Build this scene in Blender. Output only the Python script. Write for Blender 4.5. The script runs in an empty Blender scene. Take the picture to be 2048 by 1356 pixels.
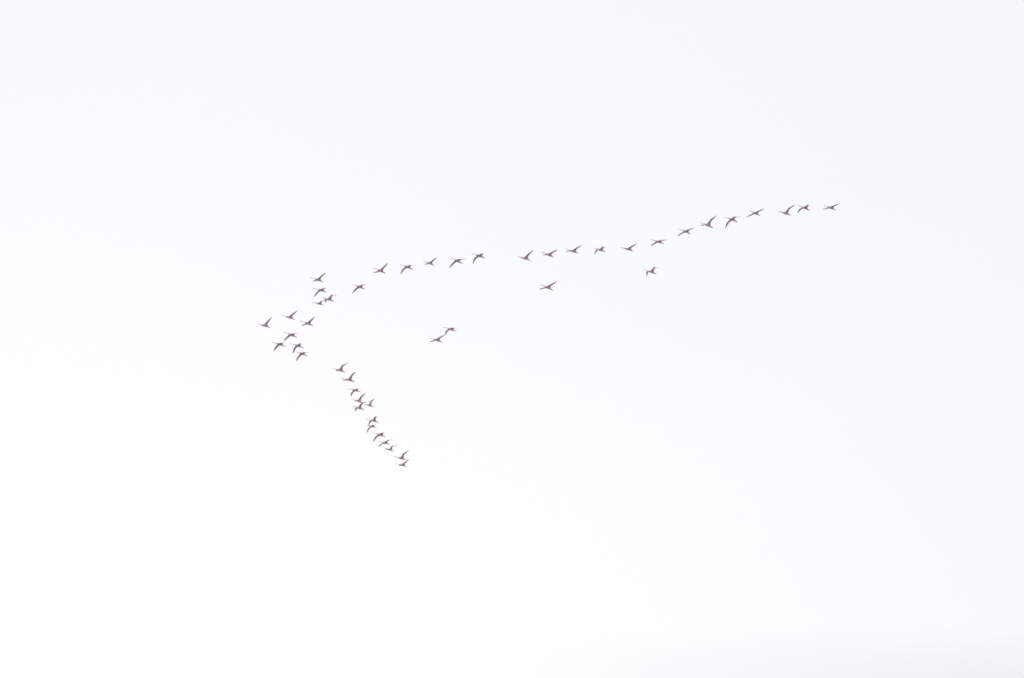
import bpy, math, random
from mathutils import Vector, Matrix

random.seed(7)
R = math.radians
scene = bpy.context.scene
col = scene.collection

# ------------------------------------------------------------------ camera
cam_data = bpy.data.cameras.new("camera")
cam_data.sensor_width = 36.0
cam_data.lens = 200.0
cam_data.clip_start = 0.5
cam_data.clip_end = 200000.0
cam_data.dof.use_dof = True            # long lens, focused a little short of the flock
cam_data.dof.focus_distance = 215.0
cam_data.dof.aperture_fstop = 4.0
cam = bpy.data.objects.new("camera", cam_data)
cam.location = (0.0, 0.0, 1.7)
cam.rotation_euler = (R(90 + 25), 0.0, 0.0)
col.objects.link(cam)
scene.camera = cam

# ------------------------------------------------------------------ sky and sun
SUN_AZ, SUN_EL = R(-5.0), R(17.0)       # veiled sun, just below the lower left of the view
sun_dir = Vector((math.sin(SUN_AZ) * math.cos(SUN_EL), math.cos(SUN_AZ) * math.cos(SUN_EL), math.sin(SUN_EL)))

world = bpy.data.worlds.new("World")
scene.world = world
world.use_nodes = True
nt = world.node_tree
nt.nodes.clear()
def wn(t, **kw):
    n = nt.nodes.new(t)
    for k, v in kw.items():
        setattr(n, k, v)
    return n
def wmath(op, a, b=None, c=None, clamp=False):
    n = wn("ShaderNodeMath", operation=op, use_clamp=clamp)
    for i, v in enumerate((a, b, c)):
        if v is None:
            continue
        if isinstance(v, (int, float)):
            n.inputs[i].default_value = v
        else:
            nt.links.new(v, n.inputs[i])
    return n.outputs[0]
def wcol(c):
    n = wn("ShaderNodeRGB")
    n.outputs[0].default_value = (*c, 1)
    return n.outputs[0]
def wmix(f, a, b, blend="MIX"):
    n = wn("ShaderNodeMix", data_type="RGBA", blend_type=blend)
    n.clamp_factor = True
    if isinstance(f, (int, float)):
        n.inputs[0].default_value = f
    else:
        nt.links.new(f, n.inputs[0])
    nt.links.new(a, n.inputs[6])
    nt.links.new(b, n.inputs[7])
    return n.outputs[2]
out = wn("ShaderNodeOutputWorld")
bg = wn("ShaderNodeBackground")
bg.inputs["Strength"].default_value = 0.1
sky = wn("ShaderNodeTexSky", sky_type="NISHITA")
sky.sun_disc = False
sky.sun_elevation = SUN_EL
sky.sun_rotation = SUN_AZ
sky.altitude = 50
sky.air_density = 1.0
sky.dust_density = 3.0
sky.ozone_density = 1.0
tc = wn("ShaderNodeTexCoord")
direction = tc.outputs["Generated"]
dot = wn("ShaderNodeVectorMath", operation="DOT_PRODUCT")
nt.links.new(direction, dot.inputs[0])
dot.inputs[1].default_value = sun_dir
angle = wmath("ARCCOSINE", wmath("MINIMUM", wmath("MAXIMUM", dot.outputs["Value"], -1.0), 1.0))
# soft structure of a thin even cloud sheet
n1 = wn("ShaderNodeTexNoise")
n1.inputs["Scale"].default_value = 9.0
n1.inputs["Detail"].default_value = 3.0
n1.inputs["Roughness"].default_value = 0.45
mp = wn("ShaderNodeMapping")
mp.inputs["Scale"].default_value = (1.0, 1.0, 2.2)
mp.inputs["Location"].default_value = (0.35, 0.0, 0.0)
nt.links.new(direction, mp.inputs["Vector"])
nt.links.new(mp.outputs[0], n1.inputs["Vector"])
wobble = wmath("MULTIPLY", wmath("SUBTRACT", n1.outputs["Fac"], 0.5), 0.05)
# light scattered forward round the veiled sun, falling off with angle
spread = wmath("MULTIPLY", wmath("ADD", angle, wobble), 1.0 / R(18.0))
glow = wmath("POWER", 2.71828, wmath("MULTIPLY", wmath("MULTIPLY", spread, spread), -1.0))
thin = wmix(glow, wcol((8.03, 8.34, 9.46)), wcol((9.98, 9.96, 9.97)))
# lower, thicker cloud towards the horizon: grey banks with a ragged upper edge
sep = wn("ShaderNodeSeparateXYZ")
nt.links.new(direction, sep.inputs[0])
elev = wmath("ARCSINE", sep.outputs["Z"])
az = wmath("ARCTAN2", sep.outputs["X"], sep.outputs["Y"])
n2 = wn("ShaderNodeTexNoise")
n2.inputs["Scale"].default_value = 7.0
n2.inputs["Detail"].default_value = 4.0
n2.inputs["Roughness"].default_value = 0.5
mp2 = wn("ShaderNodeMapping")
mp2.inputs["Scale"].default_value = (1.0, 1.0, 4.0)
nt.links.new(direction, mp2.inputs["Vector"])
nt.links.new(mp2.outputs[0], n2.inputs["Vector"])
top = wmath("ADD", R(22.02), wmath("MULTIPLY", wmath("SUBTRACT", n2.outputs["Fac"], 0.5), R(0.8)))
lowness = wmath("MULTIPLY", wmath("SUBTRACT", top, elev), 1.0 / R(1.5), clamp=True)
lowness = wmath("SMOOTH_MIN", lowness, 1.0, 0.2)
away = wmath("MULTIPLY", wmath("SUBTRACT", angle, R(6.3)), 1.0 / R(3.0), clamp=True)   # thin cloud in front of the sun glows through
bank = wmath("MULTIPLY", wmath("MULTIPLY", lowness, away), 0.98)
cloud = wmix(bank, thin, wcol((7.0, 7.1, 7.9)))
final = wmix(0.99, sky.outputs["Color"], cloud)
nt.links.new(final, bg.inputs["Color"])
nt.links.new(bg.outputs[0], out.inputs["Surface"])

sun_data = bpy.data.lights.new("sun", "SUN")
sun_data.energy = 1.0
sun_data.angle = R(14)
sun_data.color = (1.0, 0.95, 0.88)
sun = bpy.data.objects.new("sun", sun_data)
sun.rotation_euler = (-sun_dir).to_track_quat("-Z", "Y").to_euler()
sun.location = (-60, 500, 400)
col.objects.link(sun)

scene.view_settings.view_transform = "Standard"
scene.view_settings.look = "None"
scene.view_settings.exposure = 0.0
scene.view_settings.gamma = 1.0
scene.view_settings.use_curve_mapping = False
scene.render.engine = "CYCLES"
scene.cycles.filter_width = 1.6
scene.cycles.max_bounces = 6

# ------------------------------------------------------------------ materials
def new_mat(name):
    m = bpy.data.materials.new(name)
    m.use_nodes = True
    m.node_tree.nodes.clear()
    return m
def nd(m, t, **kw):
    n = m.node_tree.nodes.new(t)
    for k, v in kw.items():
        setattr(n, k, v)
    return n
def noise_colour(m, c0, c1, scale, detail=4.0):
    co = nd(m, "ShaderNodeTexCoord")
    nz = nd(m, "ShaderNodeTexNoise")
    nz.inputs["Scale"].default_value = scale
    nz.inputs["Detail"].default_value = detail
    m.node_tree.links.new(co.outputs["Object"], nz.inputs["Vector"])
    rp = nd(m, "ShaderNodeValToRGB")
    rp.color_ramp.elements[0].position = 0.35
    rp.color_ramp.elements[1].position = 0.65
    rp.color_ramp.elements[0].color = (*c0, 1)
    rp.color_ramp.elements[1].color = (*c1, 1)
    m.node_tree.links.new(nz.outputs["Fac"], rp.inputs[0])
    return rp.outputs[0]

def plumage_mat():
    m = new_mat("plumage")
    L = m.node_tree.links
    c = noise_colour(m, (0.68, 0.50, 0.575), (0.80, 0.60, 0.67), 14.0)
    p = nd(m, "ShaderNodeBsdfPrincipled")
    p.inputs["Roughness"].default_value = 0.85
    p.inputs["Specular IOR Level"].default_value = 0.2
    L.new(c, p.inputs["Base Color"])
    o = nd(m, "ShaderNodeOutputMaterial")
    L.new(p.outputs[0], o.inputs["Surface"])
    return m
def feather_mat():
    m = new_mat("flight_feathers")
    L = m.node_tree.links
    c = noise_colour(m, (0.66, 0.50, 0.565), (0.77, 0.60, 0.66), 20.0)
    d = nd(m, "ShaderNodeBsdfDiffuse")
    t = nd(m, "ShaderNodeBsdfTranslucent")
    x = nd(m, "ShaderNodeMixShader")
    x.inputs[0].default_value = 0.2
    L.new(c, d.inputs["Color"])
    L.new(c, t.inputs["Color"])
    L.new(d.outputs[0], x.inputs[1])
    L.new(t.outputs[0], x.inputs[2])
    o = nd(m, "ShaderNodeOutputMaterial")
    L.new(x.outputs[0], o.inputs["Surface"])
    return m
def bill_mat():
    m = new_mat("bill")
    p = nd(m, "ShaderNodeBsdfPrincipled")
    p.inputs["Roughness"].default_value = 0.45
    m.node_tree.links.new(noise_colour(m, (0.06, 0.05, 0.05), (0.12, 0.09, 0.06), 30.0), p.inputs["Base Color"])
    o = nd(m, "ShaderNodeOutputMaterial")
    m.node_tree.links.new(p.outputs[0], o.inputs["Surface"])
    return m
def ground_mat():
    m = new_mat("field")
    co = nd(m, "ShaderNodeTexCoord")
    v = nd(m, "ShaderNodeTexVoronoi")
    v.inputs["Scale"].default_value = 0.004
    m.node_tree.links.new(co.outputs["Object"], v.inputs["Vector"])
    rp = nd(m, "ShaderNodeValToRGB")
    rp.color_ramp.elements[0].color = (0.26, 0.25, 0.22, 1)
    rp.color_ramp.elements[1].color = (0.36, 0.34, 0.31, 1)
    m.node_tree.links.new(v.outputs["Color"], rp.inputs[0])
    p = nd(m, "ShaderNodeBsdfPrincipled")
    p.inputs["Roughness"].default_value = 0.95
    m.node_tree.links.new(rp.outputs[0], p.inputs["Base Color"])
    o = nd(m, "ShaderNodeOutputMaterial")
    m.node_tree.links.new(p.outputs[0], o.inputs["Surface"])
    return m
MATS = [plumage_mat(), feather_mat(), bill_mat()]

# ------------------------------------------------------------------ ground, under the camera and the flock
def make_ground():
    rings = [0.0, 400.0, 1500.0, 6000.0, 20000.0, 60000.0]
    n = 48
    vs, fs = [(0, 0, 0)], []
    for r in rings[1:]:
        for i in range(n):
            a = 2 * math.pi * i / n
            vs.append((r * math.cos(a), r * math.sin(a), 0.0))
    for i in range(n):
        fs.append((0, 1 + i, 1 + (i + 1) % n))
    for k in range(len(rings) - 2):
        a0, b0 = 1 + k * n, 1 + (k + 1) * n
        for i in range(n):
            j = (i + 1) % n
            fs.append((a0 + i, b0 + i, b0 + j, a0 + j))
    me = bpy.data.meshes.new("ground")
    me.from_pydata(vs, [], fs)
    me.materials.append(ground_mat())
    o = bpy.data.objects.new("ground", me)
    o["kind"] = "structure"
    o["label"] = "open fields far below the flock"
    col.objects.link(o)
make_ground()

# ------------------------------------------------------------------ birds
# local axes: +X forward, +Y the bird's left, +Z up; origin between the shoulders; metres
K = 16
BODY = [  # x, z centre, half width, half height
    (-0.640, -0.100, 0.060, 0.006), (-0.600, -0.095, 0.082, 0.010), (-0.500, -0.075, 0.078, 0.026),
    (-0.400, -0.055, 0.084, 0.054), (-0.320, -0.045, 0.096, 0.076),
    (-0.260, -0.040, 0.106, 0.088), (-0.190, -0.036, 0.116, 0.099), (-0.120, -0.033, 0.123, 0.107),
    (-0.050, -0.030, 0.127, 0.112), (0.020, -0.028, 0.128, 0.114), (0.090, -0.026, 0.124, 0.112),
    (0.150, -0.024, 0.115, 0.106), (0.220, -0.020, 0.098, 0.092), (0.280, -0.014, 0.074, 0.072),
    (0.340, -0.009, 0.051, 0.052), (0.410, -0.006, 0.037, 0.040), (0.500, -0.006, 0.031, 0.034),
    (0.600, -0.008, 0.028, 0.031), (0.690, -0.010, 0.028, 0.030), (0.745, -0.008, 0.033, 0.036),
    (0.790, -0.006, 0.037, 0.041), (0.830, -0.009, 0.034, 0.036), (0.862, -0.015, 0.022, 0.023),
    (0.905, -0.022, 0.016, 0.012), (0.950, -0.028, 0.013, 0.007), (0.965, -0.030, 0.007, 0.004)]
ROOT0, ROOT1 = 4, 11                    # body stations between which the wing leaves the side
M = ROOT1 - ROOT0
N_SPAN = 26

def smooth(t):
    return t * t * (3 - 2 * t)

def lerp_table(tab, t):
    for (a, va), (b, vb) in zip(tab, tab[1:]):
        if t <= b:
            return va + (vb - va) * (t - a) / (b - a)
    return tab[-1][1]

CHORD = [(0.0, 0.42), (0.08, 0.36), (0.18, 0.26), (0.32, 0.225), (0.50, 0.22), (0.62, 0.19),
         (0.75, 0.15), (0.86, 0.105), (0.94, 0.066), (1.0, 0.02)]
THICK = [(0.0, 0.060), (0.15, 0.040), (0.45, 0.022), (0.70, 0.011), (1.0, 0.004)]

def bird_mesh(f1, f2, s1, s2, rng):
    vs, fs, mi = [], [], []
    for (x, z, ry, rz) in BODY:
        slim = 0.68 if x > 0.36 else 0.84
        ry, rz = ry * slim, rz * slim
        for k in range(K):
            a = 2 * math.pi * (k + 0.5) / K
            vs.append((x, ry * math.cos(a), z + rz * math.sin(a)))
    def v(i, k):
        return i * K + (k % K)
    # open side faces: left wing between ring verts 0 and 1, right wing between 6 and 7
    for i in range(len(BODY) - 1):
        for k in range(K):
            if ROOT0 <= i < ROOT1 and k in (0, 6):
                continue
            fs.append((v(i, k), v(i, k + 1), v(i + 1, k + 1), v(i + 1, k)))
            mi.append(2 if BODY[i][0] > 0.85 else 0)
    fs.append(tuple(v(0, k) for k in reversed(range(K)))); mi.append(0)
    fs.append(tuple(v(len(BODY) - 1, k) for k in range(K))); mi.append(2)
    wi, wo = 0.52, 0.64
    for sgn, klow, ktop in ((1, 0, 1), (-1, 7, 6)):
        # chains from the trailing to the leading edge; section 0 is the edge of the opening itself
        prev_top = [v(i, ktop) for i in range(ROOT0, ROOT1 + 1)]
        prev_low = [v(i, klow) for i in range(ROOT0, ROOT1 + 1)]
        sh = Vector((0.02, 0.09 * sgn, 0.03))
        d1 = Vector((math.sin(s1), sgn * math.cos(s1) * math.cos(f1), math.cos(s1) * math.sin(f1)))
        d2 = Vector((-math.sin(s2), sgn * math.cos(s2) * math.cos(f2), math.cos(s2) * math.sin(f2)))
        wrist = sh + d1 * wi
        tip = wrist + d2 * wo
        def spar(t):
            # rounded bend at the wrist
            u = t * (wi + wo)
            w = 0.07
            if u < wi - w:
                return sh + d1 * u
            if u > wi + w:
                return wrist + d2 * (u - wi)
            q = (u - (wi - w)) / (2 * w)
            a, b, c = wrist - d1 * w, wrist, wrist + d2 * w
            return a * (1 - q) ** 2 + b * (2 * q * (1 - q)) + c * q * q
        for s in range(1, N_SPAN + 1):
            t = 0.035 + 0.965 * s / N_SPAN
            p = spar(t)
            tan = (spar(min(t + 0.02, 1.0)) - spar(max(t - 0.02, 0.0))).normalized()
            fwd = Vector((1, 0, 0))
            # the hand turns with its own sweep, so the chord stays across the feathers
            fwd = (fwd - tan * (fwd.dot(tan)) * 0.6 * smooth(min(1, max(0, (t - 0.3) / 0.5)))).normalized()
            nrm = fwd.cross(tan) * sgn
            nrm.normalize()
            ch = lerp_table(CHORD, t)
            th = lerp_table(THICK, t)
            scal = 1.0 + (0.035 if s % 2 else -0.02) * (1 if t > 0.12 else 0) + rng.uniform(-0.012, 0.012)
            top, low = [], []
            for j in range(M + 1):
                q = j / M                               # 0 trailing edge .. 1 leading edge
                xoff = ch * (-0.66 * (1 - q) * scal + 0.34 * q)
                camber = 0.055 * ch * 4 * q * (1 - q) * (0.6 + 0.8 * q)
                half = th * (0.12 + 1.5 * math.sqrt(max(q * (1 - q), 0)) * (0.35 + 0.75 * q)) * 0.5
                base = p + fwd * xoff + nrm * camber
                vs.append(tuple(base + nrm * half)); top.append(len(vs) - 1)
                vs.append(tuple(base - nrm * half)); low.append(len(vs) - 1)
            mat = 0 if t < 0.09 else 1
            def quad(a, b, c, d):
                fs.append((a, b, c, d) if sgn > 0 else (d, c, b, a)); mi.append(mat)
            for j in range(M):
                quad(prev_top[j], prev_top[j + 1], top[j + 1], top[j])
                quad(prev_low[j + 1], prev_low[j], low[j], low[j + 1])
            quad(prev_top[M], prev_low[M], low[M], top[M])
            quad(prev_low[0], prev_top[0], top[0], low[0])
            prev_top, prev_low = top, low
        for j in range(M):
            quad(prev_top[j], prev_top[j + 1], prev_low[j + 1], prev_low[j])
    me = bpy.data.meshes.new("flying_bird")
    me.from_pydata(vs, [], fs)
    for m in MATS:
        me.materials.append(m)
    me.polygons.foreach_set("material_index", mi)
    me.polygons.foreach_set("use_smooth", [True] * len(mi))
    me.update()
    return me

# x, y, z of the shoulders (m), heading, climb, bank, inner wing lift, outer wing lift, wrist lead, tip sweep (degrees), label
FLOCK = [
    (30.31, 485.03, 241.66, -140.5, -2.5, -6.3, 3, 6, 4, 6,
     'dark bird with wings spread almost flat, at the far right end of the upper line'),
    (28.59, 498.21, 248.16, -145.0, 1.7, -3.9, 6, -25, 7, 8,
     'dark bird with bent lowered wingtips, second from the right end of the upper line'),
    (24.49, 457.18, 227.34, -140.2, -7.6, -2.1, 34, 24, -6, 32,
     'dark bird with one wing swung high, third from the right end of the upper line'),
    (23.88, 500.67, 248.80, -135.0, -3.4, 2.2, -4, -1, 6, 1,
     'dark bird gliding on long straight wings, fourth from the right end of the upper line'),
    (20.57, 477.60, 236.76, -143.4, -0.7, 7.9, -10, -31, 6, 8,
     'dark bird with wingtips curved down, fifth from the right end of the upper line'),
    (17.79, 464.73, 229.85, -139.8, -0.5, 6.4, 32, 21, -1, 20,
     'large dark bird with wing raised steeply, sixth from the right end of the upper line'),
    (16.84, 495.37, 244.20, -138.3, -2.7, 0.7, -4, -6, 5, 4,
     'dark bird gliding on flat straight wings, seventh from the right end of the upper line'),
    (13.56, 473.93, 232.66, -142.6, -3.9, -6.2, -9, -7, 5, 10,
     'dark bird with wings lowered, eighth from the right end of the upper line'),
    (10.85, 478.17, 233.95, -147.2, -2.7, -9.3, 11, 22, -2, 20,
     'dark bird with wing raised, directly above and left of the stray bird with hooked wings'),
    (9.34, 541.03, 264.39, -145.6, -0.1, -4.6, 16, -37, 5, 3,
     'dark bird with short hooked wings, in the upper line fourth right of the wide gap'),
    (5.61, 470.29, 229.92, -139.8, -4.1, -4.6, 13, 11, 4, 12,
     'dark bird with wings half raised, in the upper line third right of the wide gap'),
    (3.50, 488.61, 238.43, -140.0, 0.2, -6.7, 10, 15, 0, 13,
     'dark bird with wings half raised, in the upper line second right of the wide gap'),
    (1.23, 484.36, 235.99, -144.1, -3.1, -0.4, 21, 35, -2, 28,
     'dark bird with wing raised, in the upper line first right of the wide gap'),
    (-3.10, 483.90, 236.04, -142.6, -0.7, 1.6, -10, -34, 6, 11,
     'dark bird with strongly drooped wings, in the upper line first left of the wide gap'),
    (-5.16, 481.90, 234.55, -138.4, 0.9, 2.2, -15, -19, 7, 12,
     'dark bird with arched lowered wings, in the upper line second left of the wide gap'),
    (-8.84, 550.53, 267.41, -140.9, 0.1, -0.4, 10, 16, 1, 7,
     'small dark bird with wing raised, in the upper line third left of the wide gap'),
    (-9.99, 489.65, 237.64, -140.6, -1.3, 0.7, -12, -28, 7, 10,
     'dark bird with bent drooping wings, in the upper line fourth left of the wide gap'),
    (-13.04, 507.60, 245.87, -139.1, 0.8, 6.7, 10, 20, 1, 6,
     'dark bird with wing raised steeply, in the upper line fifth left of the wide gap'),
    (-15.00, 504.89, 242.81, -142.8, 0.1, 2.0, -12, -17, 7, 4,
     'dark bird with lowered wings, alone between the upper line and the leading cluster'),
    (13.49, 497.38, 240.84, -141.5, -1.6, 3.0, 25, -26, 1, 32,
     'stray dark bird with hooked wings, flying alone below the right half of the upper line'),
    (3.21, 463.46, 222.97, -135.4, -1.4, 0.5, 9, 10, 0, 7,
     'stray dark bird on long spread wings, flying alone below the middle of the upper line'),
    (-7.27, 498.80, 234.20, -139.8, -2.7, -0.7, 9, 5, 0, 5,
     'lower bird of the touching pair inside the V, its raised wing reaching the other'),
    (-5.88, 493.98, 233.11, -143.1, -3.4, -6.5, -8, -25, 2, 17,
     'upper bird of the touching pair inside the V, its drooped wing reaching the other'),
    (-19.08, 504.33, 243.31, -143.6, -1.6, 1.9, 7, 23, 2, 14,
     'topmost dark bird of the leading cluster, with its wing raised'),
    (-18.56, 498.88, 239.58, -143.0, -3.5, 0.9, -9, -26, 6, -1,
     'dark bird with drooped wings, second from the top of the leading cluster'),
    (-18.27, 512.00, 244.81, -145.9, -2.4, 0.3, 25, -14, -2, 30,
     'dark bird with hooked wings touching a smaller bird, in the upper leading cluster'),
    (-21.69, 577.80, 275.53, -147.9, -2.9, -13.5, 16, 6, 5, 16,
     'small dark bird just left of the hooked-winged bird it touches, in the leading cluster'),
    (-24.94, 519.61, 245.50, -145.0, 0.5, 2.7, 18, 36, 4, 20,
     'leftmost bird of the whole flock, with its wing raised steeply'),
    (-21.83, 505.20, 239.64, -143.4, -1.5, -3.5, 12, 30, 4, 21,
     'dark bird with raised wing, between the leftmost bird and the cluster above right'),
    (-20.30, 512.30, 242.31, -143.5, 1.2, 1.6, 8, 13, 5, 7,
     'dark bird with raised wing, rightmost of the three raised-winged birds around the V tip'),
    (-20.36, 475.66, 223.94, -144.6, 1.9, -4.1, -13, -20, 7, 1,
     'dark bird with lowered wings, uppermost of the four drooped-winged birds at the V tip'),
    (-22.67, 502.92, 235.66, -146.9, -0.6, -1.2, -14, -24, 3, 7,
     'dark bird with drooped wings, leftmost of the four drooped-winged birds at the V tip'),
    (-21.13, 508.90, 238.29, -148.6, 0.1, 2.0, -9, -31, 4, 10,
     'dark bird with drooped wings just above the lowest bird of the leading cluster'),
    (-21.34, 524.32, 244.57, -145.6, -0.2, 2.2, -19, -23, 6, 7,
     'lowest dark bird of the leading cluster, with drooped wings'),
    (-17.05, 512.13, 237.11, -146.4, -2.2, 2.7, 27, 14, 2, 31,
     'topmost bird of the lower arm, with its wing raised and bent at the wrist'),
    (-15.60, 495.13, 228.28, -145.1, -4.2, 3.4, 23, 16, 3, 10,
     'dark bird with wing raised steeply, second from the top of the lower arm'),
    (-16.10, 531.12, 243.58, -148.9, -3.8, -2.3, -11, -24, 2, 14,
     'dark bird with curved drooping wings, third from the top of the lower arm'),
    (-16.25, 548.45, 250.22, -142.3, -0.2, 5.6, 28, 28, 0, 24,
     'dark bird with high raised wing, uppermost of the three touching birds in the lower arm'),
    (-17.25, 626.45, 284.98, -143.4, -5.2, 2.7, 37, 15, 3, 19,
     'small dark bird with raised wing, rightmost of the three touching birds in lower arm'),
    (-16.20, 548.95, 249.63, -145.6, -2.6, 7.0, 24, -2, 2, 28,
     'dark bird with hooked wings, lowest of the three touching birds in the lower arm'),
    (-14.45, 540.43, 244.33, -150.5, -1.3, 2.7, 19, -25, 3, 6,
     'dark bird with short hooked wings, seventh from the bottom of the lower arm'),
    (-16.49, 610.23, 274.96, -145.9, -6.0, 1.9, -13, -29, 7, 5,
     'small dark bird with drooped wings, sixth from the bottom of the lower arm'),
    (-12.84, 505.69, 227.24, -142.2, -2.0, 1.6, -8, -32, 7, 4,
     'dark bird with arched drooping wings, fifth from the bottom of the lower arm'),
    (-13.79, 563.71, 252.16, -140.2, -6.3, 2.1, 1, -10, 3, 7,
     'small dark bird gliding on spread wings, fourth from the bottom of the lower arm'),
    (-14.67, 624.15, 278.11, -139.6, -6.6, -2.5, 32, -0, 0, 31,
     'small dark bird with raised bent wing, third from the bottom of the lower arm'),
    (-11.29, 529.91, 235.43, -142.3, -4.2, 1.9, 32, 17, 0, 23,
     'dark bird with high raised wing, second from the bottom of the lower arm'),
    (-11.94, 566.14, 250.60, -145.4, -2.9, -3.5, 6, 25, 4, 17,
     'lowest dark bird of the whole flock, at the bottom end of the lower arm'),
]
for (x, y, z, yaw, pitch, roll, f1, f2, s1, s2, label) in FLOCK:
    rng = random.Random(int(x * 100) + int(z * 10))
    me = bird_mesh(R(f1), R(f2), R(s1), R(s2), rng)
    o = bpy.data.objects.new("flying_bird", me)
    rot = Matrix.Rotation(R(yaw), 4, "Z") @ Matrix.Rotation(R(-pitch), 4, "Y") @ Matrix.Rotation(R(roll), 4, "X")
    o.matrix_world = Matrix.Translation((x, y, z)) @ rot
    o["label"] = label
    o["category"] = "bird"
    o["group"] = "birds flying in a loose V across the sky"
    col.objects.link(o)
